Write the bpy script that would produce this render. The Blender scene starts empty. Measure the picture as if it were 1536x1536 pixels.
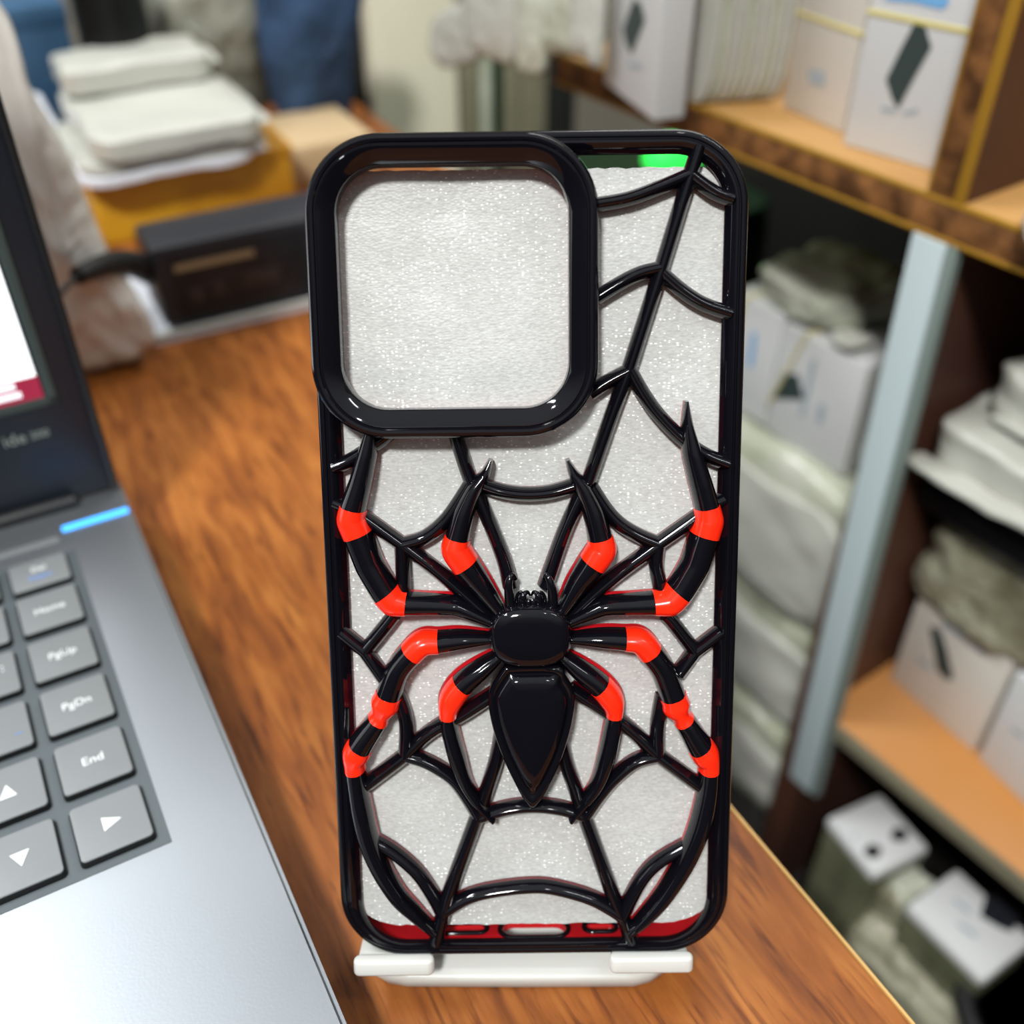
import bpy, bmesh, math, random
from mathutils import Vector, Matrix, noise
random.seed(7)
C = bpy.context.scene.collection
sc = bpy.context.scene
# ---------------------------------------------------------------- frames (millimetres, desk top is z=0)
DESK = 740.0
PITCH = math.radians(39); FPX = 1536.0; CH = 218.0
cp, sp = math.cos(PITCH), math.sin(PITCH)
AD = math.radians(28.9)      # desk / laptop direction
AS = math.radians(35.4)      # shelving direction
def W(x, y, z): return Vector((x/1000, y/1000, (z+DESK)/1000))
def DK(r, b, z=0): return W(r*math.cos(AD)-b*math.sin(AD), r*math.sin(AD)+b*math.cos(AD), z)
def SH(q, s, z=0): return W(q*math.cos(AS)-s*math.sin(AS), q*math.sin(AS)+s*math.cos(AS), z)
# survey helpers: where a sight line of the photograph meets a real plane
def ray(u, v):
    x = (u-768)/FPX; y = (v-768)/FPX
    return Vector((x, cp-y*sp, -(sp+y*cp)))
CAM = Vector((0, 0, CH))
def meet(u, v, p0, n):
    d = ray(u, v); t = (Vector(p0)-CAM).dot(n)/d.dot(n)
    return CAM+d*t
def at(u, v, z): return meet(u, v, (0,0,z), Vector((0,0,1)))
nB = Vector((-math.sin(AD), math.cos(AD), 0)); nR = Vector((math.cos(AD), math.sin(AD), 0))
nQ = Vector((math.cos(AS), math.sin(AS), 0)); nS = Vector((-math.sin(AS), math.cos(AS), 0))
def atb(u, v, b): return meet(u, v, nB*b, nB)
def atq(u, v, q): return meet(u, v, nQ*q, nQ)
def inD(p): return (p.dot(nR), p.dot(nB), p.z)
def inS(p): return (p.dot(nQ), p.dot(nS), p.z)
# ---------------------------------------------------------------- materials
def lin(c): return c/12.92 if c <= .04045 else ((c+.055)/1.055)**2.4
def rgb(h): return tuple(lin(int(h[i:i+2], 16)/255) for i in (0, 2, 4))+(1,)
def mat(name, col, rough=.5, metal=0, coat=0, spec=.5, bump=None, var=None, emis=None, trans=0, alpha=1, coat_rough=.05, subs=0, ior=None):
    m = bpy.data.materials.new(name); m.use_nodes = True
    nt = m.node_tree; b = nt.nodes['Principled BSDF']
    c = rgb(col) if isinstance(col, str) else col
    b.inputs['Base Color'].default_value = c
    b.inputs['Roughness'].default_value = rough; b.inputs['Metallic'].default_value = metal
    b.inputs['Coat Weight'].default_value = coat; b.inputs['Coat Roughness'].default_value = coat_rough
    b.inputs['Specular IOR Level'].default_value = spec
    b.inputs['Transmission Weight'].default_value = trans; b.inputs['Alpha'].default_value = alpha
    if ior: b.inputs['IOR'].default_value = ior
    if subs:
        b.inputs['Subsurface Weight'].default_value = subs; b.inputs['Subsurface Scale'].default_value = .002
    if emis:
        b.inputs['Emission Color'].default_value = rgb(emis[0]); b.inputs['Emission Strength'].default_value = emis[1]
    tc = nt.nodes.new('ShaderNodeTexCoord')
    if var:      # (second colour, noise scale, stretch)
        n = nt.nodes.new('ShaderNodeTexNoise'); n.inputs['Scale'].default_value = var[1]; n.inputs['Detail'].default_value = 6
        mp = nt.nodes.new('ShaderNodeMapping'); nt.links.new(tc.outputs['Object'], mp.inputs[0])
        if len(var) > 2: mp.inputs['Scale'].default_value = var[2]
        nt.links.new(mp.outputs[0], n.inputs[0])
        r = nt.nodes.new('ShaderNodeValToRGB'); r.color_ramp.elements[0].color = c; r.color_ramp.elements[1].color = rgb(var[0])
        r.color_ramp.elements[0].position = .38; r.color_ramp.elements[1].position = .62
        nt.links.new(n.outputs[0], r.inputs[0]); nt.links.new(r.outputs[0], b.inputs['Base Color'])
    if bump:     # (scale, strength, distance m)
        n = nt.nodes.new('ShaderNodeTexNoise'); n.inputs['Scale'].default_value = bump[0]; n.inputs['Detail'].default_value = 3
        nt.links.new(tc.outputs['Object'], n.inputs[0])
        bp = nt.nodes.new('ShaderNodeBump'); bp.inputs['Strength'].default_value = bump[1]; bp.inputs['Distance'].default_value = bump[2]
        nt.links.new(n.outputs[0], bp.inputs['Height']); nt.links.new(bp.outputs[0], b.inputs['Normal'])
    return m
M = {}
M['black'] = mat('gloss_black', (.003,.003,.005,1), .06, coat=0, spec=.4)
M['redbase'] = mat('red_underside', (.50,.008,.014,1), .25)
M['reddark'] = mat('dark_red_underside', (.10,.004,.008,1), .22)
M['red'] = mat('red_paint', (.98,.022,.005,1), .22, spec=.4, emis=('ff2808', .10))  # slight self-glow added to the paint to brighten the red
M['white_plastic'] = mat('white_plastic', 'c9cbc6', .38, subs=.15)
M['lap_dark'] = mat('lid_plastic', '151c26', .42, bump=(900, .1, .0003))
M['lap_edge'] = mat('lid_edge', '0a0e12', .5)
M['deck'] = mat('deck_metal', '9da2a7', .4, metal=.85, bump=(1500, .08, .0002))
M['well'] = mat('key_well', '4e565a', .55)
M['key'] = mat('key_plastic', '74787a', .5, bump=(1200, .1, .0002))
M['keyside'] = mat('key_side', '07090a', .5)  # near-black sides carry the shadow of the gaps between keys
M['legend'] = mat('legend_white', 'dfe6e6', .5)
M['legend_blue'] = mat('legend_blue', '5f93e0', .5)
M['screen'] = mat('screen_white', 'ffffff', .3, emis=('f4fbff', 1.25))
M['screen_red'] = mat('screen_red', '8c1c38', .3, emis=('98203e', .55))
M['screen_txt'] = mat('screen_lettering', 'ffffff', .3, emis=('e6e2f4', .8))
M['bezel'] = mat('bezel_trim', '3c4a48', .4)
M['led'] = mat('blue_led', '3a9cff', .3, emis=('46a8ff', 1.7))
M['silver_text'] = mat('silver_lettering', 'a9b3ac', .3, metal=.5)
M['adapter'] = mat('adapter_plastic', '25262c', .5)
M['adapter_front'] = mat('adapter_label', '101216', .5, var=('1b1c22', 120))
M['gold_text'] = mat('label_print', '9d8a6a', .5)
M['rubber'] = mat('black_rubber', '0c0d0f', .55)
M['yellow'] = mat('yellow_card', 'd6a624', .5, var=('b07c18', 18))
M['paper'] = mat('white_paper', 'd2d5dc', .6)
M['packet'] = mat('milky_packet', 'b6b7ae', .25, bump=(90, .4, .0015))
M['packet2'] = mat('milky_packet_green', 'a8ad99', .14, bump=(110, .6, .002), var=('bfc2b4', 30))
M['bag'] = mat('clear_bag', 'd8d5ce', .2, bump=(70, .5, .0015))
M['bubble'] = mat('glossy_film', 'a8a893', .12, bump=(160, .9, .003), var=('77755f', 30))
M['tan'] = mat('tan_card', 'b39c78', .6)
M['denim'] = mat('blue_cloth', '2b4768', .8, var=('1b2f4a', 14))
M['blueblock'] = mat('blue_cover', '2f5676', .6, var=('274a68', 20))
M['darkcyl'] = mat('black_bottle', '070a0a', .35)
M['greybag'] = mat('grey_film', '8d8d80', .2, bump=(80, .7, .002), var=('55574c', 16))
M['cream'] = mat('cream_laminate', 'e2dcc6', .5)
M['brownpole'] = mat('brown_trim', '6a4a2c', .5)
M['darkgap'] = mat('dark_paint', '171512', .7)  # near black puts shade into gaps; also colours plain dark furniture
M['shelf_top'] = mat('shelf_laminate', 'b98a50', .35, var=('c8a068', 8), bump=(30, .1, .002))
M['shelf_low'] = mat('shelf_laminate_orange', 'b87c3c', .45, var=('c08a58', 7))
M['chip'] = mat('chipboard_edge', '4a2c10', .6, var=('8a5c30', 85), bump=(200, .4, .001))
M['yline'] = mat('yellow_edge_line', '9c7420', .5)
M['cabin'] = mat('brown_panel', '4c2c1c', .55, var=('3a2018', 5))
M['strip'] = mat('pale_blue_strip', 'b4c3c6', .45)
M['strip_side'] = mat('grey_strip_side', '707d78', .5)
M['card'] = mat('white_card', 'c9cbcb', .4)
M['card2'] = mat('warm_white_card', 'c8c3ba', .4)
M['print'] = mat('dark_print', '33403f', .4)
M['print_blue'] = mat('blue_print', '6fa8d8', .5)
M['print_grey'] = mat('grey_print', '9ba6ae', .5)
M['band'] = mat('rubber_band', 'cfc37a', .5)
M['blackbox'] = mat('black_box', '1b1d24', .4)
M['olive'] = mat('olive_card', '88836c', .6, var=('6d6a58', 9))
M['wrapdark'] = mat('olive_film', '6b6c55', .25, bump=(120, .6, .002), var=('4c4e3c', 30))  # carton sides, darker and more olive than their lids
M['packet3'] = mat('green_grey_film', '959a82', .14, bump=(110, .7, .002), var=('b3b7a4', 40, (1, 1, .35)))
M['green'] = mat('green_glow', '30e060', .4, emis=('38ff5a', 1.1))
M['greendark'] = mat('dark_green_plastic', '07260f', .3)
M['floor'] = mat('floor_tile', '232624', .5, var=('161816', 4))
M['wall'] = mat('wall_paint', '8f8a7c', .8)
M['darkstuff'] = mat('dark_cloth', '141614', .8)
# foam: pale matt sheet with sparkle glints painted in as white cells
def foam_mat():
    m = bpy.data.materials.new('pe_foam'); m.use_nodes = True; nt = m.node_tree; N = nt.nodes; L = nt.links
    b = N['Principled BSDF']; tc = N.new('ShaderNodeTexCoord')
    def math_(op, a, c):
        n = N.new('ShaderNodeMath'); n.operation = op
        for i, v in enumerate((a, c)):
            if isinstance(v, (int, float)): n.inputs[i].default_value = v
            else: L.new(v, n.inputs[i])
        return n.outputs[0]
    v = N.new('ShaderNodeTexVoronoi'); v.inputs['Scale'].default_value = 1500
    mp = N.new('ShaderNodeMapping'); mp.inputs['Scale'].default_value = (.8, 1.5, 1)
    L.new(tc.outputs['Object'], mp.inputs[0]); L.new(mp.outputs[0], v.inputs[0])
    n = N.new('ShaderNodeTexNoise'); n.inputs['Scale'].default_value = 45; n.inputs['Detail'].default_value = 2; L.new(tc.outputs['Object'], n.inputs[0])
    mr = N.new('ShaderNodeMapRange'); mr.inputs[1].default_value = .36; mr.inputs[2].default_value = .58; mr.inputs[3].default_value = .05; mr.inputs[4].default_value = 1
    L.new(n.outputs[0], mr.inputs[0])
    sepv = N.new('ShaderNodeSeparateColor'); L.new(v.outputs['Color'], sepv.inputs[0])
    pick = math_('GREATER_THAN', sepv.outputs[0], .70); core = math_('LESS_THAN', v.outputs['Distance'], .31)
    sp_ = math_('MULTIPLY', math_('MULTIPLY', pick, core), mr.outputs[0])
    n2 = N.new('ShaderNodeTexNoise'); n2.inputs['Scale'].default_value = 1400; n2.inputs['Detail'].default_value = 3; L.new(mp.outputs[0], n2.inputs[0])
    cr = N.new('ShaderNodeValToRGB'); e = cr.color_ramp.elements
    e[0].position = .3; e[0].color = (.43,.44,.43,1); e[1].position = .7; e[1].color = (.55,.57,.555,1); L.new(n2.outputs[0], cr.inputs[0])
    mx = N.new('ShaderNodeMix'); mx.data_type = 'RGBA'; L.new(sp_, mx.inputs[0]); L.new(cr.outputs[0], mx.inputs[6]); mx.inputs[7].default_value = (1,1,1,1)
    L.new(mx.outputs[2], b.inputs['Base Color'])
    bp = N.new('ShaderNodeBump'); bp.inputs['Distance'].default_value = .0003; bp.inputs['Strength'].default_value = .16
    L.new(v.outputs['Distance'], bp.inputs['Height']); L.new(bp.outputs[0], b.inputs['Normal'])
    b.inputs['Roughness'].default_value = .4; b.inputs['Specular IOR Level'].default_value = .4
    return m
M['foam'] = foam_mat()
def wood_mat():
    m = bpy.data.materials.new('desk_wood'); m.use_nodes = True; nt = m.node_tree; N = nt.nodes; L = nt.links
    b = N['Principled BSDF']; tc = N.new('ShaderNodeTexCoord')
    def nz(scale, st, det=8, dist=0.0):
        mp = N.new('ShaderNodeMapping'); mp.inputs['Scale'].default_value = st; mp.inputs['Rotation'].default_value = (0, 0, math.radians(-7)); L.new(tc.outputs['Object'], mp.inputs[0])
        n = N.new('ShaderNodeTexNoise'); n.inputs['Scale'].default_value = scale; n.inputs['Detail'].default_value = det; n.inputs['Distortion'].default_value = dist
        L.new(mp.outputs[0], n.inputs[0]); return n
    a = nz(210, (1, .14, 1), 8, .5); r = N.new('ShaderNodeValToRGB'); e = r.color_ramp.elements
    e[0].position = .30; e[0].color = rgb('74401a'); e[1].position = .70; e[1].color = rgb('ab6c30')
    k = e.new(.5); k.color = rgb('945622')
    L.new(a.outputs[0], r.inputs[0])
    p = nz(620, (1, .09, 1), 4, .3); pr = N.new('ShaderNodeValToRGB'); pe = pr.color_ramp.elements
    pe[0].position = .34; pe[0].color = (.30,.20,.15,1); pe[1].position = .46; pe[1].color = (1,1,1,1); L.new(p.outputs[0], pr.inputs[0])
    mx = N.new('ShaderNodeMix'); mx.data_type = 'RGBA'; mx.blend_type = 'MULTIPLY'; mx.inputs[0].default_value = .65
    L.new(r.outputs[0], mx.inputs[6]); L.new(pr.outputs[0], mx.inputs[7])
    w = nz(7, (1, .4, 1), 3); wr = N.new('ShaderNodeValToRGB'); we = wr.color_ramp.elements
    we[0].position = .35; we[0].color = (.72,.68,.66,1); we[1].position = .62; we[1].color = (1,1,1,1); L.new(w.outputs[0], wr.inputs[0])
    m2 = N.new('ShaderNodeMix'); m2.data_type = 'RGBA'; m2.blend_type = 'MULTIPLY'; m2.inputs[0].default_value = 1
    L.new(mx.outputs[2], m2.inputs[6]); L.new(wr.outputs[0], m2.inputs[7]); L.new(m2.outputs[2], b.inputs['Base Color'])
    bp = N.new('ShaderNodeBump'); bp.inputs['Strength'].default_value = .35; bp.inputs['Distance'].default_value = .0005
    L.new(p.outputs[0], bp.inputs['Height']); L.new(bp.outputs[0], b.inputs['Normal'])
    b.inputs['Roughness'].default_value = .45; b.inputs['Specular IOR Level'].default_value = .3
    return m
M['wood'] = wood_mat()
# ---------------------------------------------------------------- object helpers
def link(name, me, mats, parent=None):
    o = bpy.data.objects.new(name, me)
    for m in (mats if isinstance(mats, (list, tuple)) else [mats]): me.materials.append(M[m])
    C.objects.link(o)
    if parent: o.parent = parent
    return o
def obj(name, bm, mats, parent=None, smooth=False, ang=40):
    bmesh.ops.recalc_face_normals(bm, faces=bm.faces)
    me = bpy.data.meshes.new(name); bm.to_mesh(me); bm.free()
    if smooth:
        me.polygons.foreach_set('use_smooth', [True]*len(me.polygons))
        try: me.set_sharp_from_angle(angle=math.radians(ang))
        except Exception: pass
    return link(name, me, mats, parent)
def tag(o, label, cat, group=None):
    o['label'] = label; o['category'] = cat
    if group: o['group'] = group
    return o
def empty(name, M4, label, cat, group=None):
    o = bpy.data.objects.new(name, None); o.empty_display_size = .02; C.objects.link(o); o.matrix_world = M4
    return tag(o, label, cat, group)
def fD(r, b, z=0, rot=0): return Matrix.Translation(DK(r, b, z)) @ Matrix.Rotation(AD+rot, 4, 'Z')
def fS(q, s, z=0, rot=0): return Matrix.Translation(SH(q, s, z)) @ Matrix.Rotation(AS+rot, 4, 'Z')
def mm(*a): return Vector(a)/1000
def box_bm(x0, x1, y0, y1, z0, z1, bev=.6, seg=2, bm=None):
    b = bmesh.new()
    bmesh.ops.create_cube(b, size=1)
    for v in b.verts:
        v.co = mm((x0+x1)/2+v.co.x*(x1-x0), (y0+y1)/2+v.co.y*(y1-y0), (z0+z1)/2+v.co.z*(z1-z0))
    if bev > 0: bmesh.ops.bevel(b, geom=b.edges[:], offset=bev/1000, segments=seg, affect='EDGES', profile=.5)
    if bm is None: return b
    me = bpy.data.meshes.new('t'); b.to_mesh(me); b.free(); bm.from_mesh(me); bpy.data.meshes.remove(me); return bm
def box(name, dims, m, parent=None, bev=.6):
    return obj(name, box_bm(*dims, bev=bev), m, parent, smooth=True, ang=30)
def soft(name, dims, m, parent=None, rnd=.25, amp=2.0, sc_=30, cuts=14, seed=0, edge=.0):
    """rounded, slightly crumpled packet of the given size"""
    x0, x1, y0, y1, z0, z1 = dims
    b = bmesh.new(); bmesh.ops.create_cube(b, size=2); bmesh.ops.subdivide_edges(b, edges=b.edges[:], cuts=cuts, use_grid_fill=True)
    for v in b.verts:
        c = v.co.copy(); cc = Vector([max(-1+rnd, min(1-rnd, t)) for t in c]); d = c-cc
        if d.length > 1e-6: c = cc+d.normalized()*rnd
        p = Vector(((x0+x1)/2+c.x*(x1-x0)/2, (y0+y1)/2+c.y*(y1-y0)/2, (z0+z1)/2+c.z*(z1-z0)/2))
        nn = noise.noise_vector(p/sc_+Vector((seed*7.3, seed, 0)))
        n3 = noise.noise_vector(p/(sc_*.35)+Vector((seed*3.1, 5, seed)))
        p += nn*amp+n3*amp*.35; p.z = max(p.z, z0)
        v.co = p/1000
    return obj(name, b, m, parent, smooth=True, ang=80)
def rrect(hw, hh, r, n=10, cx=0, cy=0):
    pts = []; r = max(r, .01)
    for k, (sx, sy) in enumerate(((1,1),(-1,1),(-1,-1),(1,-1))):
        for i in range(n+1):
            a = math.pi/2*(k+i/n); pts.append((cx+sx*(hw-r)+r*math.cos(a), cy+sy*(hh-r)+r*math.sin(a)))
    return pts
def prism(pts, z0, z1, bev=0, frame=None, bm=None):
    b = bm or bmesh.new()
    f = b.faces.new([b.verts.new(mm(x, y, z0)) for x, y in pts])
    r = bmesh.ops.extrude_face_region(b, geom=[f])
    for v in [g for g in r['geom'] if isinstance(g, bmesh.types.BMVert)]: v.co.z = z1/1000
    return b
def tube_bm(path, rads, seg=14, bm=None, close=False):
    b = bm or bmesh.new(); P = [Vector(p) for p in path]; n = len(P); rings = []
    up = Vector((0, 0, 1))
    for i in range(n):
        t = (P[(i+1) % n if close else min(i+1, n-1)]-P[(i-1) if (close or i) else 0]).normalized()
        x = t.cross(up)
        if x.length < .05: x = t.cross(Vector((1, 0, 0)))
        x.normalize(); y = x.cross(t); r = rads[i] if isinstance(rads, (list, tuple)) else rads
        rings.append([b.verts.new((P[i]+(x*math.cos(a)+y*math.sin(a))*r)/1000) for a in [2*math.pi*k/seg for k in range(seg)]])
    for i in range(n if close else n-1):
        A, B = rings[i], rings[(i+1) % n]
        for k in range(seg): b.faces.new((A[k], A[(k+1) % seg], B[(k+1) % seg], B[k]))
    if not close: b.faces.new(rings[0]); b.faces.new(rings[-1])
    return b
def lathe_bm(prof, seg=40):
    b = bmesh.new(); rings = []
    for r, z in prof:
        rings.append([b.verts.new(mm(r*math.cos(2*math.pi*k/seg), r*math.sin(2*math.pi*k/seg), z)) for k in range(seg)])
    for A, B in zip(rings, rings[1:]):
        for k in range(seg): b.faces.new((A[k], A[(k+1) % seg], B[(k+1) % seg], B[k]))
    b.faces.new(rings[0]); b.faces.new(rings[-1]); return b
def smoothpath(pts, sub=6, T=.5):
    """Catmull-Rom through tuples of any length"""
    if len(pts) < 3: 
        a, b = pts; return [tuple(a[k]+(b[k]-a[k])*i/sub for k in range(len(a))) for i in range(sub+1)]
    out = []; n = len(pts)
    for i in range(n-1):
        p0, p1, p2, p3 = pts[max(i-1, 0)], pts[i], pts[i+1], pts[min(i+2, n-1)]
        for j in range(sub):
            t = j/sub
            out.append(tuple((2*t**3-3*t*t+1)*p1[k]+(t**3-2*t*t+t)*T*(p2[k]-p0[k])+(3*t*t-2*t**3)*p2[k]+(t**3-t*t)*T*(p3[k]-p1[k]) for k in range(len(p1))))
    out.append(tuple(pts[-1])); return out
def text_mesh(s, size, name, m, parent, M4, ext=.05, align='CENTER'):
    cu = bpy.data.curves.new(name, 'FONT'); cu.body = s; cu.size = size/1000; cu.extrude = ext/1000; cu.align_x = align; cu.align_y = 'CENTER'
    t = bpy.data.objects.new('tmp', cu); C.objects.link(t); dg = bpy.context.evaluated_depsgraph_get()
    me = bpy.data.meshes.new_from_object(t.evaluated_get(dg)); bpy.data.objects.remove(t); me.name = name
    o = link(name, me, m, parent); o.matrix_local = M4; return o

# ================================================================ SETTING
def struct(name, dims, m, M4=None, bev=0):
    o = box(name, dims, m, None, bev); 
    if M4 is not None: o.matrix_world = M4
    o['kind'] = 'structure'; return o
struct('floor', (-2200, 2600, -1200, 2600, -20, 0), 'floor', fD(0, 0, -DESK))
struct('wall_back', (-2200, 2600, 1900, 1950, 0, 2600), 'wall', fD(0, 0, -DESK))
struct('wall_right', (1500, 1550, -1200, 2400, 0, 2600), 'wall', fS(0, 0, -DESK))

# ================================================================ PHONE CASE
TH = math.radians(28.2)
cv = Vector((-.012, math.sin(TH), math.cos(TH))).normalized()
cn = Vector((0, -math.cos(TH), math.sin(TH)))
cu_ = cv.cross(cn).normalized(); cn = cu_.cross(cv).normalized()
O = CAM+ray(802, 1427)*214.5
caseM = Matrix.Translation(W(*O)) @ Matrix((cu_, cv, cn)).transposed().to_4x4()
def P(px, py, h=0):
    p = meet(px, py, O+cn*h, cn)-O
    return (p.dot(cu_), p.dot(cv))
case = empty('phone_case', caseM, 'glossy black phone case with raised black and red spider on a web', 'phone case')
L0 = P(467, 400)[0]; L1 = P(511, 1300)[0]; R0 = P(1119, 400)[0]; R1 = P(1092, 1300)[0]; T0 = P(960, 192)[1]
hw = ((R0-L0)+(R1-L1))/4+.38; cx = (R0+L0+R1+L1)/4; hh = T0/2; RAD = 13.6; VB = -1.0
print('case size', 2*hw, T0, 'cx', cx, (L0, L1, R0, R1))
def ring(profile, hw, hh, rad, cx, cy, n=12, close=False, matidx=None):
    b = bmesh.new(); rings = []
    for pf in profile:
        ins, w = pf[0], pf[1]; ib = pf[2] if len(pf) > 2 else ins      # inset, height, inset along the bottom edge
        rings.append([b.verts.new(mm(x, y, w)) for x, y in rrect(hw-ins, hh-(ins+ib)/2, max(rad-ins, .5), n, cx, cy+(ib-ins)/2)])
    m = len(rings[0]); idx = list(zip(range(len(rings)), range(1, len(rings))))
    if close: idx.append((len(rings)-1, 0))
    for j, (a, c) in enumerate(idx):
        for k in range(m):
            f = b.faces.new((rings[a][k], rings[a][(k+1) % m], rings[c][(k+1) % m], rings[c][k]))
            if matidx: f.material_index = matidx[j]
    return b
prof = [(.3,-11),(0,-10.6),(0,-1.3),(.12,-.7),(.45,-.2),(.9,0),(1.35,-.05),(1.55,-.3),(1.75,-.3),(1.95,0),(2.4,.05,2.3),(3.0,-.3,2.5),(3.6,-1.1,2.6),(4.2,-1.9,2.6),(4.2,-2.5,2.5),(1.7,-2.6),(1.5,-4),(1.5,-10.6),(1.2,-11)]
mi = [0]*(len(prof)); 
for j in range(14, len(prof)): mi[j] = 1
assert len(prof) == len(mi)
bm = ring(prof, hw, hh-VB/2, RAD, cx, hh+VB/2, 14, True, mi)
frame = obj('frame', bm, ['black', 'redbase'], case, smooth=True, ang=35)
# cut the charging port and speaker slots through the bottom wall
cb = bmesh.new()
for (x0, x1, za, zb) in ((-6.8, 6.8, -9.9, -4.4), (-20.5, -10.8, -8.7, -6.5), (11.4, 17.0, -8.7, -6.5)):
    pts = rrect((x1-x0)/2, (zb-za)/2, (zb-za)/2-.05, 8, (x0+x1)/2+cx, (za+zb)/2)
    f = cb.faces.new([cb.verts.new(mm(x, -5, z)) for x, z in pts])
    r = bmesh.ops.extrude_face_region(cb, geom=[f])
    for v in [g for g in r['geom'] if isinstance(g, bmesh.types.BMVert)]: v.co.y = .0025
cut = obj('cutter', cb, 'redbase'); cut.matrix_world = caseM
md = frame.modifiers.new('b', 'BOOLEAN'); md.object = cut; md.operation = 'DIFFERENCE'; md.solver = 'EXACT'
bpy.context.view_layer.update(); dg = bpy.context.evaluated_depsgraph_get()
nm = bpy.data.meshes.new_from_object(frame.evaluated_get(dg)); frame.modifiers.clear(); frame.data = nm
bpy.data.objects.remove(cut)
for x0, x1, za, zb in ((-7.4, 7.4, -10.4, -3.9),):
    pts = [(x+cx, .62, z) for x, z in rrect((x1-x0)/2, (zb-za)/2, (zb-za)/2-.05, 8, 0, (za+zb)/2)]
    obj('port_rim', tube_bm(pts, .55, 10, close=True), 'black', case, smooth=True, ang=80)
for x0, x1 in ((-21.2, -10.2), (10.8, 17.8)):
    pts = [(x+cx, .6, z) for x, z in rrect((x1-x0)/2, 1.9, 1.85, 8, (x0+x1)/2, -7.6)]
    obj('slot_rim', tube_bm(pts, .55, 10, close=True), 'black', case, smooth=True, ang=80)
# camera ring
H1 = 4.4
l = P(458, 400, H1)[0]; r = P(899, 430, H1)[0]; t = P(660, 196, H1)[1]; bt = P(690, 658, H1)[1]
rw, rh, rcx, rcy = (r-l)/2, (t-bt)/2, (l+r)/2, (t+bt)/2
prof = [(.2,-1.5),(0,-1),(0,3.0),(.15,3.7),(.55,4.2),(1.1,4.4),(1.6,4.3),(1.85,4.0),(2.0,4.0),(2.25,4.15),(2.6,4.0),(5.0,2.7),(5.3,2.3),(5.4,1.6),(5.4,-1.2),(5.2,-1.5)]
mi = [0]*14+[1, 1]
obj('camera_ring', ring(prof, rw, rh, 13.8, rcx, rcy, 16, True, mi), ['black', 'redbase'], case, smooth=True, ang=28)
# strands and legs
HC = P(796, 985, 0)
def sweep(name, path, section, mats, parent, offs=0, a=0.0, b=1.0, lift=0.0, endcap=True):
    """path: (u, v, half width, top height, base height); section: list of (fraction of half width, fraction of height)"""
    n = len(path); bm = bmesh.new(); rings = []
    i0, i1 = int(round(a*(n-1))), int(round(b*(n-1)))
    for i in range(i0, i1+1):
        u, v, w, h, base = path[i]
        p, q = path[max(i-1, 0)], path[min(i+1, n-1)]
        t = Vector((q[0]-p[0], q[1]-p[1])); t.normalize(); nx, ny = -t.y, t.x
        rg = []
        for fx, fh, mt in section:
            if abs(fx) > 1: fx = math.copysign(1+(abs(fx)-1)*max(0, min(1, (27-math.hypot(u-HC[0], v-HC[1]))/11)), fx)
            x = fx*(w+offs); z = base+fh*(h-base)+(offs if fh > .3 else 0)
            rg.append(bm.verts.new(mm(u+nx*x, v+ny*x, z)))
        rings.append(rg)
    m = len(section)
    for A, B in zip(rings, rings[1:]):
        for k in range(m):
            f = bm.faces.new((A[k], A[(k+1) % m], B[(k+1) % m], B[k])); f.material_index = section[k][2]
    for R in (rings[0], rings[-1]): bm.faces.new(R)
    return obj(name, bm, mats, parent, smooth=True, ang=45)
def dsec(n=8, shoulder=.42, red=.2):
    s = [(-.92, 0, 1), (-1, red, 0), (-1, shoulder, 0)]
    for i in range(1, n):
        a = math.pi*i/n; s.append((-math.cos(a), shoulder+(1-shoulder)*math.sin(a), 0))
    s += [(1, shoulder, 0), (1, red, 1), (.92, 0, 1)]
    # the face between k and k+1 takes section[k]'s material
    s[0] = (s[0][0], 0, 1); s[-3] = (1, shoulder, 0); s[-2] = (1, red, 1)
    return s
SS = [(-1.14,0,1),(-1.12,.2,1),(-1,.34,0),(-.98,.5,0),(-.55,.84,0),(-.2,.98,0),(0,1,0),(.2,.98,0),(.55,.84,0),(.98,.5,0),(1,.34,1),(1.12,.2,1),(1.14,0,1)]
PXMM = 198/1536
def strand(pts, width=22, h=.8, base=-2.6):
    pp = []
    for p in pts:
        u, v = P(p[0], p[1], 0); w = (p[2] if len(p) > 2 else width)
        d = 184+ (1-(v/T0))*31
        pp.append((u, v, w*d/1536/2, h, base))
    sweep('web_strand', smoothpath(pp, 6), SS, ['black', 'reddark'], case)
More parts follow.
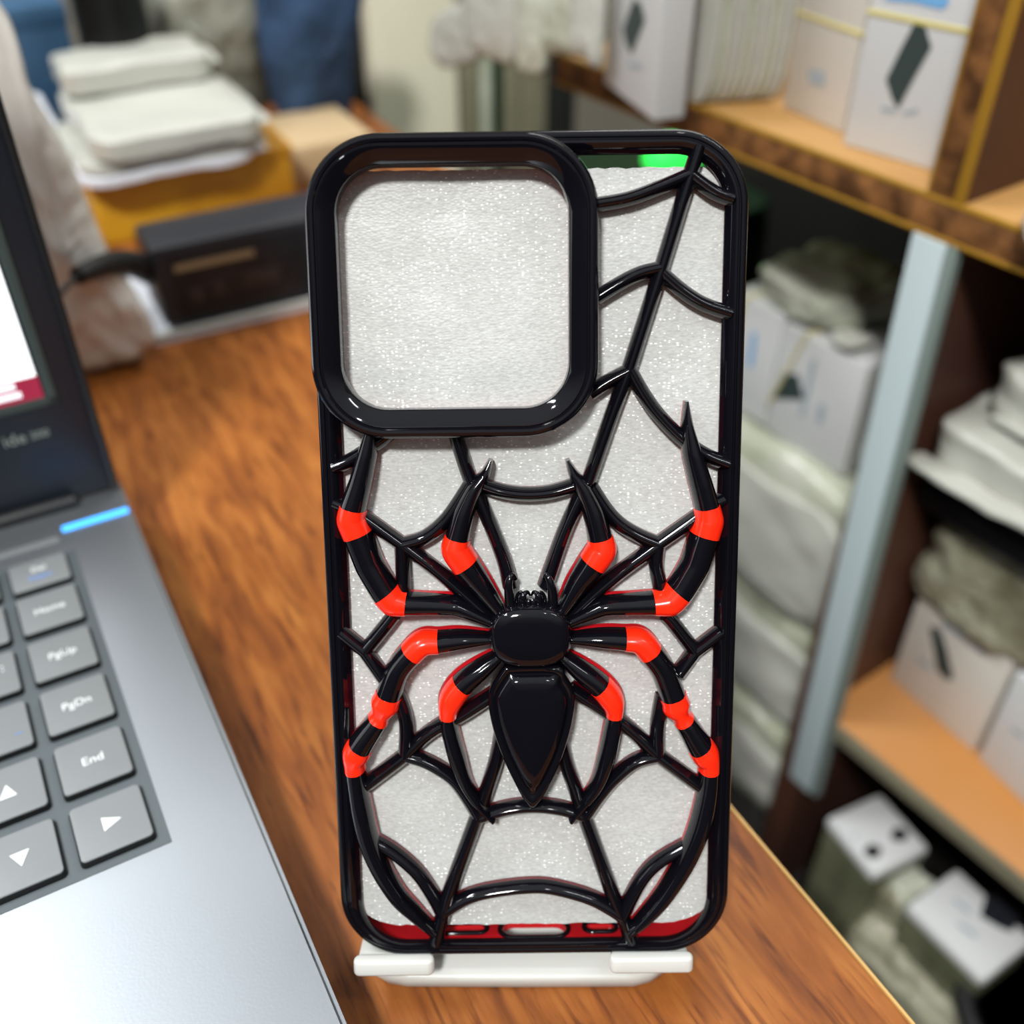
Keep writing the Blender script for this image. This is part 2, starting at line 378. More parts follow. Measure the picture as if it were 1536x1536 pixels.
for s in [
    [(1051,218),(1037,261)], [(1037,261),(992,407)], [(992,407),(945,553)], [(945,553),(917,628),(883,726)], [(872,745),(847,800),(818,884)],
    [(895,306),(944,297),(991,280),(1037,261)], [(1037,261),(1073,287),(1101,298)],
    [(895,447),(932,424),(963,409),(992,402)], [(994,409),(1024,435),(1057,456),(1098,470)],
    [(885,592),(911,574),(945,556)], [(946,555),(967,592),(991,625),(1026,660),(1061,684),(1094,697)],
    [(722,729),(755,739),(790,743),(827,740),(864,729)],
    [(682,652),(703,716),(722,757),(755,840),(766,884)],
    [(540,774),(602,819)], [(602,819),(637,808),(670,780),(705,728)],
    [(888,732),(911,767),(932,789),(960,806),(989,818)], [(989,818),(1050,775)],
    [(601,819),(605,892)], [(989,818),(986,850),(993,890)],
    [(604,819),(669,870),(745,938)], [(987,820),(911,877),(845,938)],
    [(590,925),(576,943),(546,980)], [(509,950),(546,980)], [(546,980),(575,1022)],
    [(1000,925),(1012,938),(1044,980)], [(1083,950),(1044,980)], [(1044,980),(1019,1014)],
    [(594,1040),(608,1085),(607,1137)], [(607,1137),(634,1110),(662,1091),(693,1076),(745,1042)], [(607,1137),(545,1184)],
    [(607,1137),(632,1144),(656,1156),(682,1175),(705,1207),(718,1230)],
    [(996,1045),(988,1093),(988,1137)], [(988,1137),(934,1088),(855,1036)], [(988,1137),(1052,1184)],
    [(988,1137),(955,1146),(924,1170),(901,1196),(880,1226)],
    [(757,1080),(745,1142),(728,1195),(717,1228)], [(717,1226),(679,1329),(665,1371)], [(665,1371),(653,1418)],
    [(836,1080),(848,1142),(864,1190),(876,1226)], [(876,1226),(922,1353),(936,1383)], [(936,1383),(948,1416)],
    [(717,1230),(761,1217),(800,1213),(840,1217),(878,1228)],
    [(668,1370),(703,1350),(749,1339),(808,1334),(854,1342),(895,1356),(933,1378)],
    [(552,1262),(585,1280),(621,1310),(644,1341),(665,1378)],
    [(1045,1266),(994,1294),(964,1324),(935,1378)],
    [(498,703),(520,694),(552,674),(583,652)], [(499,755),(520,764)], [(1088,750),(1070,758)],
]: strand(s)
LS = [(-1.2,0,1),(-1.16,.16,1),(-1,.22,0),(-1,.34,0),(-.86,.66,0),(-.62,.88,0),(-.3,.99,0),(0,1,0),(.3,.99,0),(.62,.88,0),(.86,.66,0),(1,.34,0),(1,.22,1),(1.16,.16,1),(1.2,0,1)]
def leg(pts, bands, tension=.5):
    pp = []
    for (x, y, w) in pts:
        u, v = P(x, y, 2.0); d = 184+(1-(v/T0))*31; hw_ = w*d/1536/2
        pp.append((u, v, hw_, .9+min(hw_*1.15, 2.9), -2.3))
    sub = 8; path = smoothpath(pp, sub, tension); n = len(pp)-1
    lg = sweep('spider_leg', path, LS, ['black', 'redbase'], case, offs=.12)
    for a, b in bands: sweep('red_band', path, [(max(-1, min(1, s[0])), s[1], 0) for s in LS if s[1] > .2], ['red'], lg, offs=.22, a=a/n, b=b/n)
def mir(pts): return [(1594-x, y, w) for x, y, w in pts]
A_R = [(1033,603,4),(1035,644,17),(1042,684,28),(1054,726,33),(1064,763,35),(1066,784,42),(1060,806,42),(1045,852,42),(1024,888,42),(1007,906,42),(982,909,34),(946,911,30),(906,914,27),(848,940,14)]
A_L = [(560,612,4),(556,640,17),(548,684,28),(538,726,33),(527,765,38),(525,784,42),(534,806,42),(552,852,42),(574,890,42),(588,906,42),(608,910,34),(646,911,30),(685,914,27),(743,940,14)]
B_R = [(852,692,5),(861,713,14),(877,738,23),(892,773,31),(901,808,35),(904,828,42),(890,850,40),(868,880,31),(843,922,18)]
B_L = [(736,692,5),(728,713,14),(710,738,23),(695,773,31),(686,808,35),(683,828,42),(698,852,40),(722,884,31),(750,922,18)]
C_R = [(850,962,12),(899,962,27),(939,964,32),(962,967,36),(980,987,36),(998,1013,36),(1013,1053,38),(1017,1066,40),(1024,1079,27),(1032,1092,31),(1050,1122,36),(1061,1139,38),(1066,1155,29),(1065,1189,28),(1058,1228,30),(1046,1266,29),(1027,1306,27),(999,1350,24),(971,1383,19),(945,1408,11)]
C_L = [(742,962,12),(693,964,27),(657,968,32),(633,970,36),(613,988,36),(594,1013,36),(580,1051,38),(575,1064,40),(569,1078,27),(562,1091,31),(541,1121,36),(532,1138,38),(530,1155,29),(534,1189,28),(541,1228,30),(550,1266,29),(566,1306,27),(593,1350,24),(620,1378,19),(651,1408,11)]
D_R = [(838,984,14),(868,1008,29),(899,1032,34),(919,1056,34),(923,1079,24),(920,1105,25),(911,1145,25),(898,1182,19),(877,1212,14),(857,1238,8)]
D_L = [(754,984,14),(723,1008,29),(695,1030,34),(676,1056,34),(671,1081,24),(674,1105,25),(685,1145,25),(698,1182,19),(718,1214,14),(740,1238,8)]
for A in (A_R, A_L): leg(A, [(4, 6.0), (8.2, 10)], .2)
for B in (B_R, B_L): leg(B, [(4.15, 6)], .3)
for Cc in (C_R, C_L): leg(Cc, [(2, 3.85), (5.85, 8.7), (10.25, 12.2)])
for D in (D_R, D_L): leg(D, [(2.15, 4)])
# spider head, abdomen, feelers, fangs
def dome(name, cpx, cpy, ru, rv, z0, z1, ex=2.6, flat=.5):
    u0, v0 = P(cpx, cpy, 3.5); b = bmesh.new(); rings = []; seg = 56
    for j, (f, zf) in enumerate([(1.0, 0), (1.02, .25), (1.0, .55), (.965, .74), (.91, .87), (.83, .94), (.66, .975), (.42, .99), (.18, 1)]):
        rg = []
        for k in range(seg):
            a = 2*math.pi*k/seg; ca, sa = math.cos(a), math.sin(a)
            x = math.copysign(abs(ca)**(2/ex), ca)*ru*f; y = math.copysign(abs(sa)**(2/ex), sa)*rv*f
            rg.append(b.verts.new(mm(u0+x, v0+y, z0+(z1-z0)*zf)))
        rings.append(rg)
    for A, B in zip(rings, rings[1:]):
        for k in range(seg): b.faces.new((A[k], A[(k+1) % seg], B[(k+1) % seg], B[k]))
    b.faces.new(rings[0]); b.faces.new(rings[-1]); return obj(name, b, 'black', case, smooth=True, ang=60)
dome('spider_head', 796, 957, 8.1, 6.35, -2.2, 4.6, 2.7)
ab = [(760,1001),(748,1019),(737,1041),(737,1068),(745,1105),(761,1150),(781,1193),(791,1208),(799,1215),(807,1208),(817,1193),(837,1150),(851,1105),(858,1068),(858,1041),(847,1019),(834,1001)]
abp = smoothpath([P(x, y, 3) for x, y in ab+[ab[0]]], 4)[:-1]
acx = P(797, 1060, 3)[0]; acy = P(797, 1070, 3)[1]
b = bmesh.new(); rings = []
for f, z in [(.97,-2.3),(1,-1.6),(1,2.0),(.985,2.6),(.95,2.95),(.90,2.9),(.86,2.6),(.84,2.55),(.79,3.2),(.74,3.7),(.66,3.95),(.40,4.1),(.05,4.15)]:
    rings.append([b.verts.new(mm(acx+(x-acx)*f*1.06, acy+(y-acy)*f, z)) for x, y in abp])
m = len(abp)
for A_, B_ in zip(rings, rings[1:]):
    for k in range(m): b.faces.new((A_[k], A_[(k+1) % m], B_[(k+1) % m], B_[k]))
b.faces.new(rings[0]); b.faces.new(rings[-1])
obj('spider_abdomen', b, 'black', case, smooth=True, ang=50)
def tubeP(name, pts, parent=case, mt='black', z=1.2):
    pp = [(*P(x, y, zz), zz, w*198/1536/2) for x, y, zz, w in pts]; sm = smoothpath(pp, 5)
    return obj(name, tube_bm([p[:3] for p in sm], [p[3] for p in sm], 12), mt, parent, smooth=True, ang=70)
tubeP('feeler', [(766,915,1,16),(764,895,1.5,15),(763,876,2.0,12),(768,863,1.6,9),(773,868,.6,7)])
tubeP('feeler', [(829,915,1,16),(829,895,1.5,15),(826,876,2.0,12),(820,863,1.6,9),(816,868,.6,7)])
for sgn in (-1, 1):
    x0 = 796
    tubeP('fang', [(x0+sgn*11,914,.6,15),(x0+sgn*12,902,1.4,14),(x0+sgn*11,893,1.8,10),(x0+sgn*5,888,1.2,6),(x0+sgn*1,893,.4,3)])
    tubeP('fang', [(x0+sgn*3,914,.8,11),(x0+sgn*4,905,1.6,10),(x0+sgn*1,898,1.6,6)])
    tubeP('fang', [(x0+sgn*20,914,-.4,7),(x0+sgn*21,896,.0,6),(x0+sgn*15,888,.3,5),(x0+sgn*9,892,.3,3)])
# foam sheet inside the case
ft = P(985, 251, -3.0)[1]; fb = P(800, 1386, -3.0)[1]
b = bmesh.new(); NX, NY = 60, 110; fw = hw-1.75; grid = []
for z in (-3.15, -8.2):
    g = []
    for j in range(NY+1):
        row = []
        for i in range(NX+1):
            x = cx-fw+2*fw*i/NX; y = fb+(ft-fb)*j/NY; zz = z
            # sheet corners follow the rounded case
            for sx in (-1, 1):
                dx = sx*(x-cx)-(fw-11); dy = (fb+9)-y
                if dx > 0 and dy > 0 and math.hypot(dx/11, dy/9) > 1:
                    k = 1/math.hypot(dx/11, dy/9); x = cx+sx*(fw-11+dx*k); y = fb+9-dy*k
                dy = y-(ft-3)
                if dx > 7 and dy > 0 and math.hypot((dx-7)/4, dy/3) > 1:
                    k = 1/math.hypot((dx-7)/4, dy/3); x = cx+sx*(fw-4+(dx-7)*k); y = ft-3+dy*k
            n1 = noise.noise((x/9, y/9, z)); n2 = noise.noise((x*1.5, y*1.5, z+9))
            if z > -5: zz += n1*.28+n2*.06
            if j in (0, NY): y += noise.noise((x*1.8, j, 3))*.35
            row.append(b.verts.new(mm(x, y, zz)))
        g.append(row)
    grid.append(g)
for g in grid:
    for j in range(NY):
        for i in range(NX): b.faces.new((g[j][i], g[j][i+1], g[j+1][i+1], g[j+1][i]))
t_, u_ = grid
for i in range(NX):
    for j in (0, NY): b.faces.new((t_[j][i], t_[j][i+1], u_[j][i+1], u_[j][i]))
for j in range(NY):
    for i in (0, NX): b.faces.new((t_[j][i], t_[j+1][i], u_[j+1][i], u_[j][i]))
foam = obj('foam_sheet', b, 'foam', None, smooth=True, ang=50); foam.matrix_world = caseM
tag(foam, 'sparkling white foam sheet filling the inside of the black phone case', 'foam sheet')

# ================================================================ PHONE STAND
stand = empty('phone_stand', Matrix.Translation(W(O.x, O.y, 0)), 'white plastic folding stand holding up the spider phone case', 'phone stand')
Om = O.copy()
def toS(p): return (p[0]-Om.x, p[1]-Om.y, p[2])
def base_pts():
    L_ = []
    for x, y in [(560,1452),(566,1463),(583,1473),(610,1478),(780,1479),(950,1478),(975,1472),(993,1461),(1001,1449)]:
        p = at(x, y, 1.0); L_.append((p.x-Om.x, p.y-Om.y))
    xa, xb = L_[0][0], L_[-1][0]
    return L_+[(xb+.5, 70), (xb-6, 76), (xa+6, 76), (xa-.5, 70)]
bp_ = base_pts(); bm = bmesh.new(); rings = []
for f, z in ((.98, 0), (1, .5), (1, 3.0), (.985, 3.8), (.96, 4.1)):
    rings.append([bm.verts.new(mm(x*f, 30+(y-30)*(1-(1-f)*.6), z)) for x, y in bp_])
for A_, B_ in zip(rings, rings[1:]):
    k_ = len(bp_)
    for k in range(k_): bm.faces.new((A_[k], A_[(k+1) % k_], B_[(k+1) % k_], B_[k]))
bm.faces.new(rings[0]); bm.faces.new(rings[-1])
obj('base_plate', bm, 'white_plastic', stand, smooth=True, ang=50)
# cradle built in the leaning plane of the case
lean = Matrix((cu_, cv, cn)).transposed().to_4x4(); lean.translation = mm(0, 0, O.z)
def inlean(name, bm, smooth=True):
    for v in bm.verts: v.co = lean @ v.co
    return obj(name, bm, 'white_plastic', stand, smooth=smooth, ang=40)
b = bmesh.new()
def rbx(b, x0, x1, y0, y1, z0, z1, r, axis='y', bev=.5):
    t = bmesh.new()
    if axis == 'z': prism(rrect((x1-x0)/2, (y1-y0)/2, r, 8, (x0+x1)/2, (y0+y1)/2), z0, z1, bm=t)
    else:
        prism(rrect((x1-x0)/2, (z1-z0)/2, r, 8, (x0+x1)/2, (z0+z1)/2), 0, 1, bm=t)
        for v in t.verts:
            x, z, y = v.co.x, v.co.y, v.co.z; v.co = Vector((x, (y0 if y < .0005 else y1)/1000, z))
    bmesh.ops.recalc_face_normals(t, faces=t.faces)
    ed = [e for e in t.edges if len(e.link_faces) == 2 and e.calc_face_angle() > 1.0]
    bmesh.ops.bevel(t, geom=ed, offset=bev/1000, segments=3, affect='EDGES', profile=.5)
    me = bpy.data.meshes.new('t'); t.to_mesh(me); t.free(); b.from_mesh(me); bpy.data.meshes.remove(me)
xl, xr = P(530, 1440, 3)[0], P(1040, 1440, 3)[0]
xl2, xr1 = P(651, 1440, 3)[0], P(915, 1440, 3)[0]
b = bmesh.new(); rbx(b, xl+1.3, xr-1.3, -1.6, 70, -14.0, -11.6, 4, 'z'); inlean('back_plate', b)
for (a_, c_, nm_) in ((xl, xl2, 'hook'), (xr1, xr, 'hook')):
    b = bmesh.new(); rbx(b, a_+.6, c_-.6, -2.8, -.3, -13.5, 2.6, 2.0, 'y', .6)
    rbx(b, a_, c_, -2.9, .6, .9, 4.0, 1.4, 'y', .7); inlean(nm_, b)
b = bmesh.new()
for sx in (-14, 14): box_bm(sx-4, sx+4, 40, 46, 2, 62, bev=1, bm=b)
for v in b.verts: v.co.y += (v.co.z-.002)*.1
obj('support_arm', b, 'white_plastic', stand, smooth=True)

# ================================================================ DESK
desk = empty('desk', fD(0, 0, -DESK), 'brown wood grain desk under the laptop and phone stand', 'desk')
b = bmesh.new()
pts = [(-420, -260), (121.3, -260), (121.3, 400), (250, 400), (250, 690), (-420, 690)]
prism(pts, DESK-22, DESK, bm=b)
bmesh.ops.recalc_face_normals(b, faces=b.faces)
bmesh.ops.bevel(b, geom=[e for e in b.edges if len(e.link_faces) == 2 and e.calc_face_angle() > 1], offset=.0008, segments=2, affect='EDGES')
obj('desk_top', b, 'wood', desk)
M['desk_edge'] = mat('desk_edge_band', 'c09a5c', .4)
box('edge_band', (121.2, 121.9, -259, 399, DESK-22, DESK-.1), 'desk_edge', desk, bev=.1)
for (x, y) in ((-400, -240), (70, -240), (-400, 650), (200, 650)): box('leg', (x, x+40, y, y+40, 0, DESK-22), 'cabin', desk, bev=1)

# ================================================================ LAPTOP
lap = empty('laptop', fD(0, 0, 0), 'dark open laptop with grey keys and glowing white screen at the left edge', 'laptop')
b = bmesh.new(); prism(rrect(180, 124.5, 5, 8, -163.9, 169.5), 2, 20, bm=b); bmesh.ops.recalc_face_normals(b, faces=b.faces)
bmesh.ops.bevel(b, geom=[e for e in b.edges if len(e.link_faces) == 2 and e.calc_face_angle() > 1], offset=.0012, segments=3, affect='EDGES')
base = obj('base', b, 'deck', lap, smooth=True, ang=35)
box('rubber_foot', (0, 10, 55, 65, 0, 2.2), 'rubber', base); box('rubber_foot', (0, 10, 265, 275, 0, 2.2), 'rubber', base)
box('rubber_foot', (-330, -320, 55, 65, 0, 2.2), 'rubber', base); box('rubber_foot', (-330, -320, 265, 275, 0, 2.2), 'rubber', base)
box('key_well', (-330, -2.9, 149.3, 261, 19.6, 20.15), 'well', lap, bev=.1)
box('power_bar', (-120, -6, 266.6, 269.4, 19.8, 20.4), 'key', lap, bev=.2)
box('status_light', (-4.4, 15.2, 270.8, 273.2, 19.8, 20.5), 'led', lap, bev=.3)  # thin blue emissive strip on the deck
lid = box('lid', (-343.5, 14.8, 284, 290, 21, 245), 'lap_dark', lap, bev=1.6)
box('lid_rim', (13.2, 15.4, 282.6, 291, 21, 246), 'lap_edge', lid, bev=.8)
b = bmesh.new()
box_bm(-330, 6.3, 283.3, 284.3, 55.6, 58.4, .3, bm=b); box_bm(3.4, 6.3, 283.3, 284.3, 55.6, 240, .3, bm=b)
obj('screen_surround', b, 'bezel', lid, smooth=True)
box('screen', (-330, 2.6, 283.5, 284.3, 65.6, 238), 'screen', lid, bev=0)
box('screen_banner', (-330, 2.9, 283.5, 284.3, 58.4, 65.6), 'screen_red', lid, bev=0)
for z in (60.0, 62.9): box('banner_text', (-26, -2.6-(z-60)*.3, 283.2, 283.6, z, z+1.9), 'screen_txt', lid, bev=.15)
Rx = Matrix.Rotation(math.pi/2, 4, 'X')
text_mesh('ide', 5.4, 'lettering', 'silver_text', lid, Matrix.Translation(mm(-5.2, 283.9, 46.9)) @ Rx, align='RIGHT')
text_mesh('300', 3.6, 'lettering', 'silver_text', lid, Matrix.Translation(mm(-4.3, 283.9, 46.6)) @ Rx, align='LEFT')
hg = obj('hinge', tube_bm([(-330, 284, 20.5), (2, 284, 20.5)], 3.2, 16), 'lap_edge', lap, smooth=True)
rows = [252.9, 236.2, 217.3, 198.1, 178.7, 159.4]
LG = {0: [('Del', 2.8, 'legend', 1.6), ('Insert', 2.6, 'legend_blue', -1.9)], 1: [('Home', 3.2, 'legend', 0)], 2: [('PgUp', 3.3, 'legend', 0)], 3: [('PgDn', 3.3, 'legend', 0)], 4: [('End', 3.4, 'legend', 0)]}
def keytop(nm, x, y, w, h):
    b = bmesh.new(); rings = []
    for ins, z, r in ((-.4, 19.9, 1.2), (-.4, 20.6, 1.2), (0, 21.7, 1.1), (.12, 21.95, 1.0), (.4, 22.05, .9)):
        rings.append([b.verts.new(mm(px, py, z)) for px, py in rrect(w/2-ins, h/2-ins, r, 5, x, y)])
    n = len(rings[0])
    for j, (A_, B_) in enumerate(zip(rings, rings[1:])):
        for k in range(n):
            f = b.faces.new((A_[k], A_[(k+1) % n], B_[(k+1) % n], B_[k])); f.material_index = 1 if j < 2 else 0
    b.faces.new(rings[-1]); b.faces.new(rings[0])
    return obj(nm, b, ['key', 'keyside'], lap, smooth=True, ang=35)
for c_, x in enumerate((-13.5, -32.4, -51.3, -70.2)):
    for i, y in enumerate(rows):
        h = 12.2 if i == 0 else 15.2
        k = keytop('key', x, y, 15.4, h)
        if c_ == 0 and i in LG:
            for s, sz, m_, dy in LG[i]: text_mesh(s, sz, 'legend', m_, k, Matrix.Translation(mm(x, y+dy, 22.12)))
        tri = None
        if c_ == 0 and i == 5: tri = [(-1.6,-1.8),(2.2,0),(-1.6,1.8)]
        if c_ == 1 and i == 4: tri = [(-1.8,-1.6),(1.8,-1.6),(0,2.0)]
        if c_ == 1 and i == 5: tri = [(-1.9,1.6),(0,-2.0),(1.9,1.6)]
        if tri: obj('legend', prism([(x+a*1.05, y+c*1.05) for a, c in tri], 22.0, 22.16), 'legend', k)
        if c_ == 1 and i == 2:
            text_mesh(':', 4.2, 'legend', 'legend', k, Matrix.Translation(mm(x+4.5, y+2, 22.12)))
        if c_ == 1 and i == 3: text_mesh('_', 3.6, 'legend', 'legend_blue', k, Matrix.Translation(mm(x+5.0, y-1.5, 22.12)))

# ================================================================ THINGS ON THE DESK BEHIND
ad = empty('power_adapter', fD(59, 412, 0), 'black laptop power adapter with faint printed label, behind the case', 'power adapter')
box('body', (0, 92, -2, 28, 4.5, 40), 'adapter', ad, bev=2.2)
box('label', (6, 88, -2.25, -1.6, 7, 36), 'adapter_front', ad, bev=.1)
b = bmesh.new(); box_bm(8, 42, -2.5, -2.1, 28.5, 31.5, .1, bm=b); obj('label_print', b, 'gold_text', ad)
for i, (a_, c_) in enumerate(((12, 18), (22, 27), (36, 52))): box('label_print', (a_, c_, -2.45, -2.1, 13+i, 20+i), 'gold_text', ad, bev=.05)
for o_ in ad.children:
    if o_.name.startswith('label_print.'): o_.data.materials[0] = mat('faint_print', '332c2c', .5)
def adl(px, py, b_): q_ = inD(atb(px, py, b_)); return (q_[0]-59, q_[1]-412, max(q_[2], 2.2))
sl = [(1, 14, 24), adl(190, 394, 404), adl(155, 398, 386), adl(116, 414, 374)]
obj('cord_sleeve', tube_bm(smoothpath(sl, 5), [6.2-.2*i for i in range(16)], 14), 'rubber', ad, smooth=True, ang=80)
obj('cord', tube_bm(smoothpath([sl[-1], adl(88, 444, 369), adl(60, 500, 366), adl(10, 600, 364)], 6), 1.1, 10), 'rubber', ad, smooth=True, ang=80)
tr = empty('tray', fD(110, 440, 0), 'flat white tray lying under the black power adapter', 'tray')
b = bmesh.new(); prism(rrect(66, 34, 12, 8, 0, 0), 0, 2.2, bm=b); obj('plate', b, 'paper', tr)
b = ring([(0, 2), (0, 4), (.6, 4.5), (2, 4.5), (2.6, 4), (2.6, 2)], 66, 34, 12, 0, 0, 8, True); obj('rim', b, 'packet', tr, smooth=True)
yb = empty('yellow_carton', fD(55, 517, 0), 'yellow carton beneath the stack of white packets', 'carton')
box('body', (0, 100, 0, 80, 0, 32), 'yellow', yb, bev=1.5); box('lid', (-1, 101, -1, 81, 28.5, 34), 'yellow', yb, bev=1.0)
def packet(lbl, dims, m='packet', seed=1, name='wrapped_packet', M4=None, rnd=.3, amp=1.5, group='white packets stacked behind the adapter', seam=True, cat='packet'):
    e = empty(name, M4, lbl, cat, group)
    bd = soft('wrapping', dims, m, e, rnd, amp, 26, 16, seed)
    if seam:
        x0, x1, y0, y1, z0, z1 = dims; zc = (z0+z1)/2
        soft('seal_flap', (x1-3, x1+6, y0+6, y1-4, zc-1, zc+1), m, e, .4, 1.0, 12, 8, seed+3)
    return e
packet('flat white packet at the bottom of the stack on the yellow carton', (-10, 76, -16, 62, 0, 5), 'paper', 2, M4=fD(59, 517, 34.2))
packet('second flat white packet from the bottom of the stack', (-8, 78, -15, 60, 0, 5.5), 'packet', 3, M4=fD(58, 517, 39.4))
packet('large puffy white packet in the middle of the stack', (-2, 78, -20, 76, 0, 12), 'packet', 4, M4=fD(60, 517, 45.1))
packet('small puffy white packet topping the stack', (0, 74, 44, 88, 0, 14), 'packet', 5, M4=fD(60, 517, 57.5))
# milky plastic bag between the lid and the stack
def blob(name, outline, M4, thick, m, lbl, cat, amp=3, rings_=14, scn=22, seed=0, group=None, center=None):
    cxx = center[0] if center else sum(p[0] for p in outline)/len(outline); cyy = center[1] if center else sum(p[1] for p in outline)/len(outline)
    ol = smoothpath(list(outline)+[outline[0]], 8)[:-1]; b = bmesh.new(); allr = []
    for side in (1, -1):
        rr = []
        for j in range(rings_ if side == 1 else rings_-1):
            f = 1-j/(rings_-1)*.98 if side == 1 else 1-(j+1)/(rings_-1)*.98
            d = thick*math.sqrt(max(0, 1-f*f))*side; ring_ = []
            for x, z in ol:
                px, pz = cxx+(x-cxx)*f, cyy+(z-cyy)*f
                n = noise.noise((px/scn+seed, pz/scn, seed+side)); n2 = noise.noise((px/scn*2.7, pz/scn*2.7+seed, side)); n3 = noise.noise((px/scn*7, pz/scn*7+seed, side))
                ring_.append(b.verts.new(mm(px, -(d+(n*amp+abs(n2)*amp*.8+n3*amp*.2)*(side if j or side == -1 else 0)), pz)))
            rr.append(ring_)
        allr.append(rr)
    fr, bk = allr; n = len(ol)
    seqs = [fr, [fr[0]]+bk]
    for q in seqs:
        for A_, B_ in zip(q, q[1:]):
            for k in range(n): b.faces.new((A_[k], A_[(k+1) % n], B_[(k+1) % n], B_[k]))
        b.faces.new(q[-1])
    o = obj(name, b, m, None, smooth=True, ang=180); o.matrix_world = M4
    return tag(o, lbl, cat, group)
def olB(pts, b):
    out = []
    for x, y in pts:
        r_, _, z_ = inD(atb(x, y, b)); out.append((r_, z_))
    return out
o1 = olB([(-70,-60),(10,20),(40,120),(95,215),(130,300),(165,380),(205,440),(232,500),(205,560),(150,604),(60,640),(-40,640),(-90,300)], 400)
o1 = [(x, max(z, .5)) for x, z in o1]
bag = blob('plastic_bag', o1, fD(0, 398, 0), 12, 'bag', 'crumpled milky plastic bag between laptop lid and power adapter', 'plastic bag', amp=3.5, scn=24, seed=2)
box_ = empty('paper_pile', fD(20, 560, 0), 'loose white paper pile behind the plastic bag', 'paper pile')
soft('sheets', (0, 33, 0, 85, 0, 40), 'paper', box_, .12, 1, 40, 10, 4)
soft('top_sheet', (1, 34, 5, 80, 40, 43), 'paper', box_, .2, 1, 40, 10, 5)
bb = empty('blue_box', fD(36, 655, 0), 'blue box at the top left behind the paper pile', 'box')
box('body', (0, 44, 0, 30, 0, 78), 'blueblock', bb, bev=2); box('lid', (-1, 45, -1, 31, 70, 82), 'blueblock', bb, bev=2)
jar = empty('black_bottle', fD(97, 612, 0), 'black round bottle standing behind the white packets', 'bottle')
obj('body', lathe_bm([(16, 0), (18.5, 2), (18.5, 118), (15, 128), (9, 134)], 40), 'darkcyl', jar, smooth=True)
obj('cap', lathe_bm([(10, 133), (10.5, 134), (10.5, 148), (9, 150)], 30), 'rubber', jar, smooth=True)
o2 = [(x, max(z, .4)) for x, z in olB([(225,150),(215,40),(240,-40),(330,-60),(400,-40),(392,70),(385,180),(300,220)], 640)]
blob('film_bundle', o2, fD(0, 640, 0), 16, 'greybag', 'grey crumpled film bundle beside the black bottle', 'film bundle', amp=4, scn=14, seed=5)
o3 = [(x, max(z, .4)) for x, z in olB([(392,90),(382,0),(385,-60),(540,-60),(530,60),(528,150),(522,212),(450,228),(420,180)], 615)]
blob('blue_cloth', o3, fD(0, 615, 0), 13, 'denim', 'dark blue cloth bundle left of the brown cupboard trim', 'cloth', amp=4, scn=20, seed=8)
cb_ = empty('tan_carton', fD(153, 545, 0), 'small tan cardboard carton right of the yellow carton', 'carton')
box('body', (0, 60, 0, 60, 0, 20), 'tan', cb_, bev=1); box('flap', (1, 59, 1, 59, 19.5, 21), 'tan', cb_, bev=.3)

# ================================================================ CUPBOARD BEHIND
cu = empty('cupboard', fD(0, 0, -DESK), 'tall cream cupboard with brown edge trim behind the phone case', 'cupboard')
box('side_panel', (275, 341, 700, 1100, 0, DESK+300), 'cream', cu, bev=1)
box('edge_trim', (246, 256, 698, 712, 0, DESK+300), 'brownpole', cu, bev=1)
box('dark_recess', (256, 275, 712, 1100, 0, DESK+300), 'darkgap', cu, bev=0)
# cartons in the gap right of the cupboard: each stands on the side table
tb = empty('side_table', fD(0, 0, -DESK), 'low dark side table holding upright cartons beside the cream cupboard', 'table')
box('top', (342, 490, 690, 900, DESK-150, DESK-135), 'darkgap', tb, bev=1)
for x in (350, 465):
    for y in (700, 870): box('leg', (x, x+15, y, y+15, 0, DESK-150), 'darkgap', tb, bev=.5)
ols = [(346, 16, 'olive', 'olive upright carton nearest the cream cupboard'), (363, 9, 'packet2', 'thin pale upright carton beside the olive carton'), (373, 8, 'greendark', 'thin dark green upright carton between pale and olive ones'), (382, 15, 'olive', 'olive upright carton right of the thin green one'), (398, 22, 'olive', 'widest olive upright carton by the dark gap'), (421, 26, 'darkstuff', 'black upright carton at the right of the olive ones')]
for i, (x, w, m_, lb) in enumerate(ols):
    e = empty('upright_carton', fD(x, 705, -134.9), lb, 'carton', 'upright cartons beside the cupboard')
    box('body', (0, w, 0, 60, 0, 165-3*i), m_, e, bev=1); box('top_flap', (.5, w-.5, .5, 59, 165-3*i, 166.5-3*i), m_, e, bev=.3)
# ================================================================ SHELVING UNIT (right)
QF = 328.6
su = empty('shelving_unit', fS(0, 0, -DESK), 'brown shelving unit with chipboard edges and pale blue front strip', 'shelves')
def Z(z): return z+DESK
def sbox(nm, q0, q1, s0, s1, z0, z1, m_, bev=.3, par=su): return box(nm, (q0, q1, s0, s1, Z(z0), Z(z1)), m_, par, bev)
ub = sbox('shelf_board', QF+1, 600, -120, 425, 61.5, 75.8, 'shelf_top', .3)
sbox('edge_band', QF-.2, QF+1.2, -120, 425, 62.6, 74.8, 'chip', .2, ub)
for z in (61.2, 74.3): sbox('edge_line', QF-.6, QF+1.2, -120, 425, z, z+1.7, 'yline', .3, ub)
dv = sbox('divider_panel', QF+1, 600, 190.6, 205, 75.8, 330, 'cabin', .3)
sbox('edge_band', QF-.2, QF+1.2, 194.3, 204.4, 75.9, 330, 'chip', .2, dv)
sbox('edge_line', QF-.6, QF+1.2, 190.2, 194.3, 75.9, 330, 'yline', .3, dv)
sbox('edge_line', QF-.6, QF+1.2, 204.2, 205.2, 75.9, 330, 'yline', .3, dv)
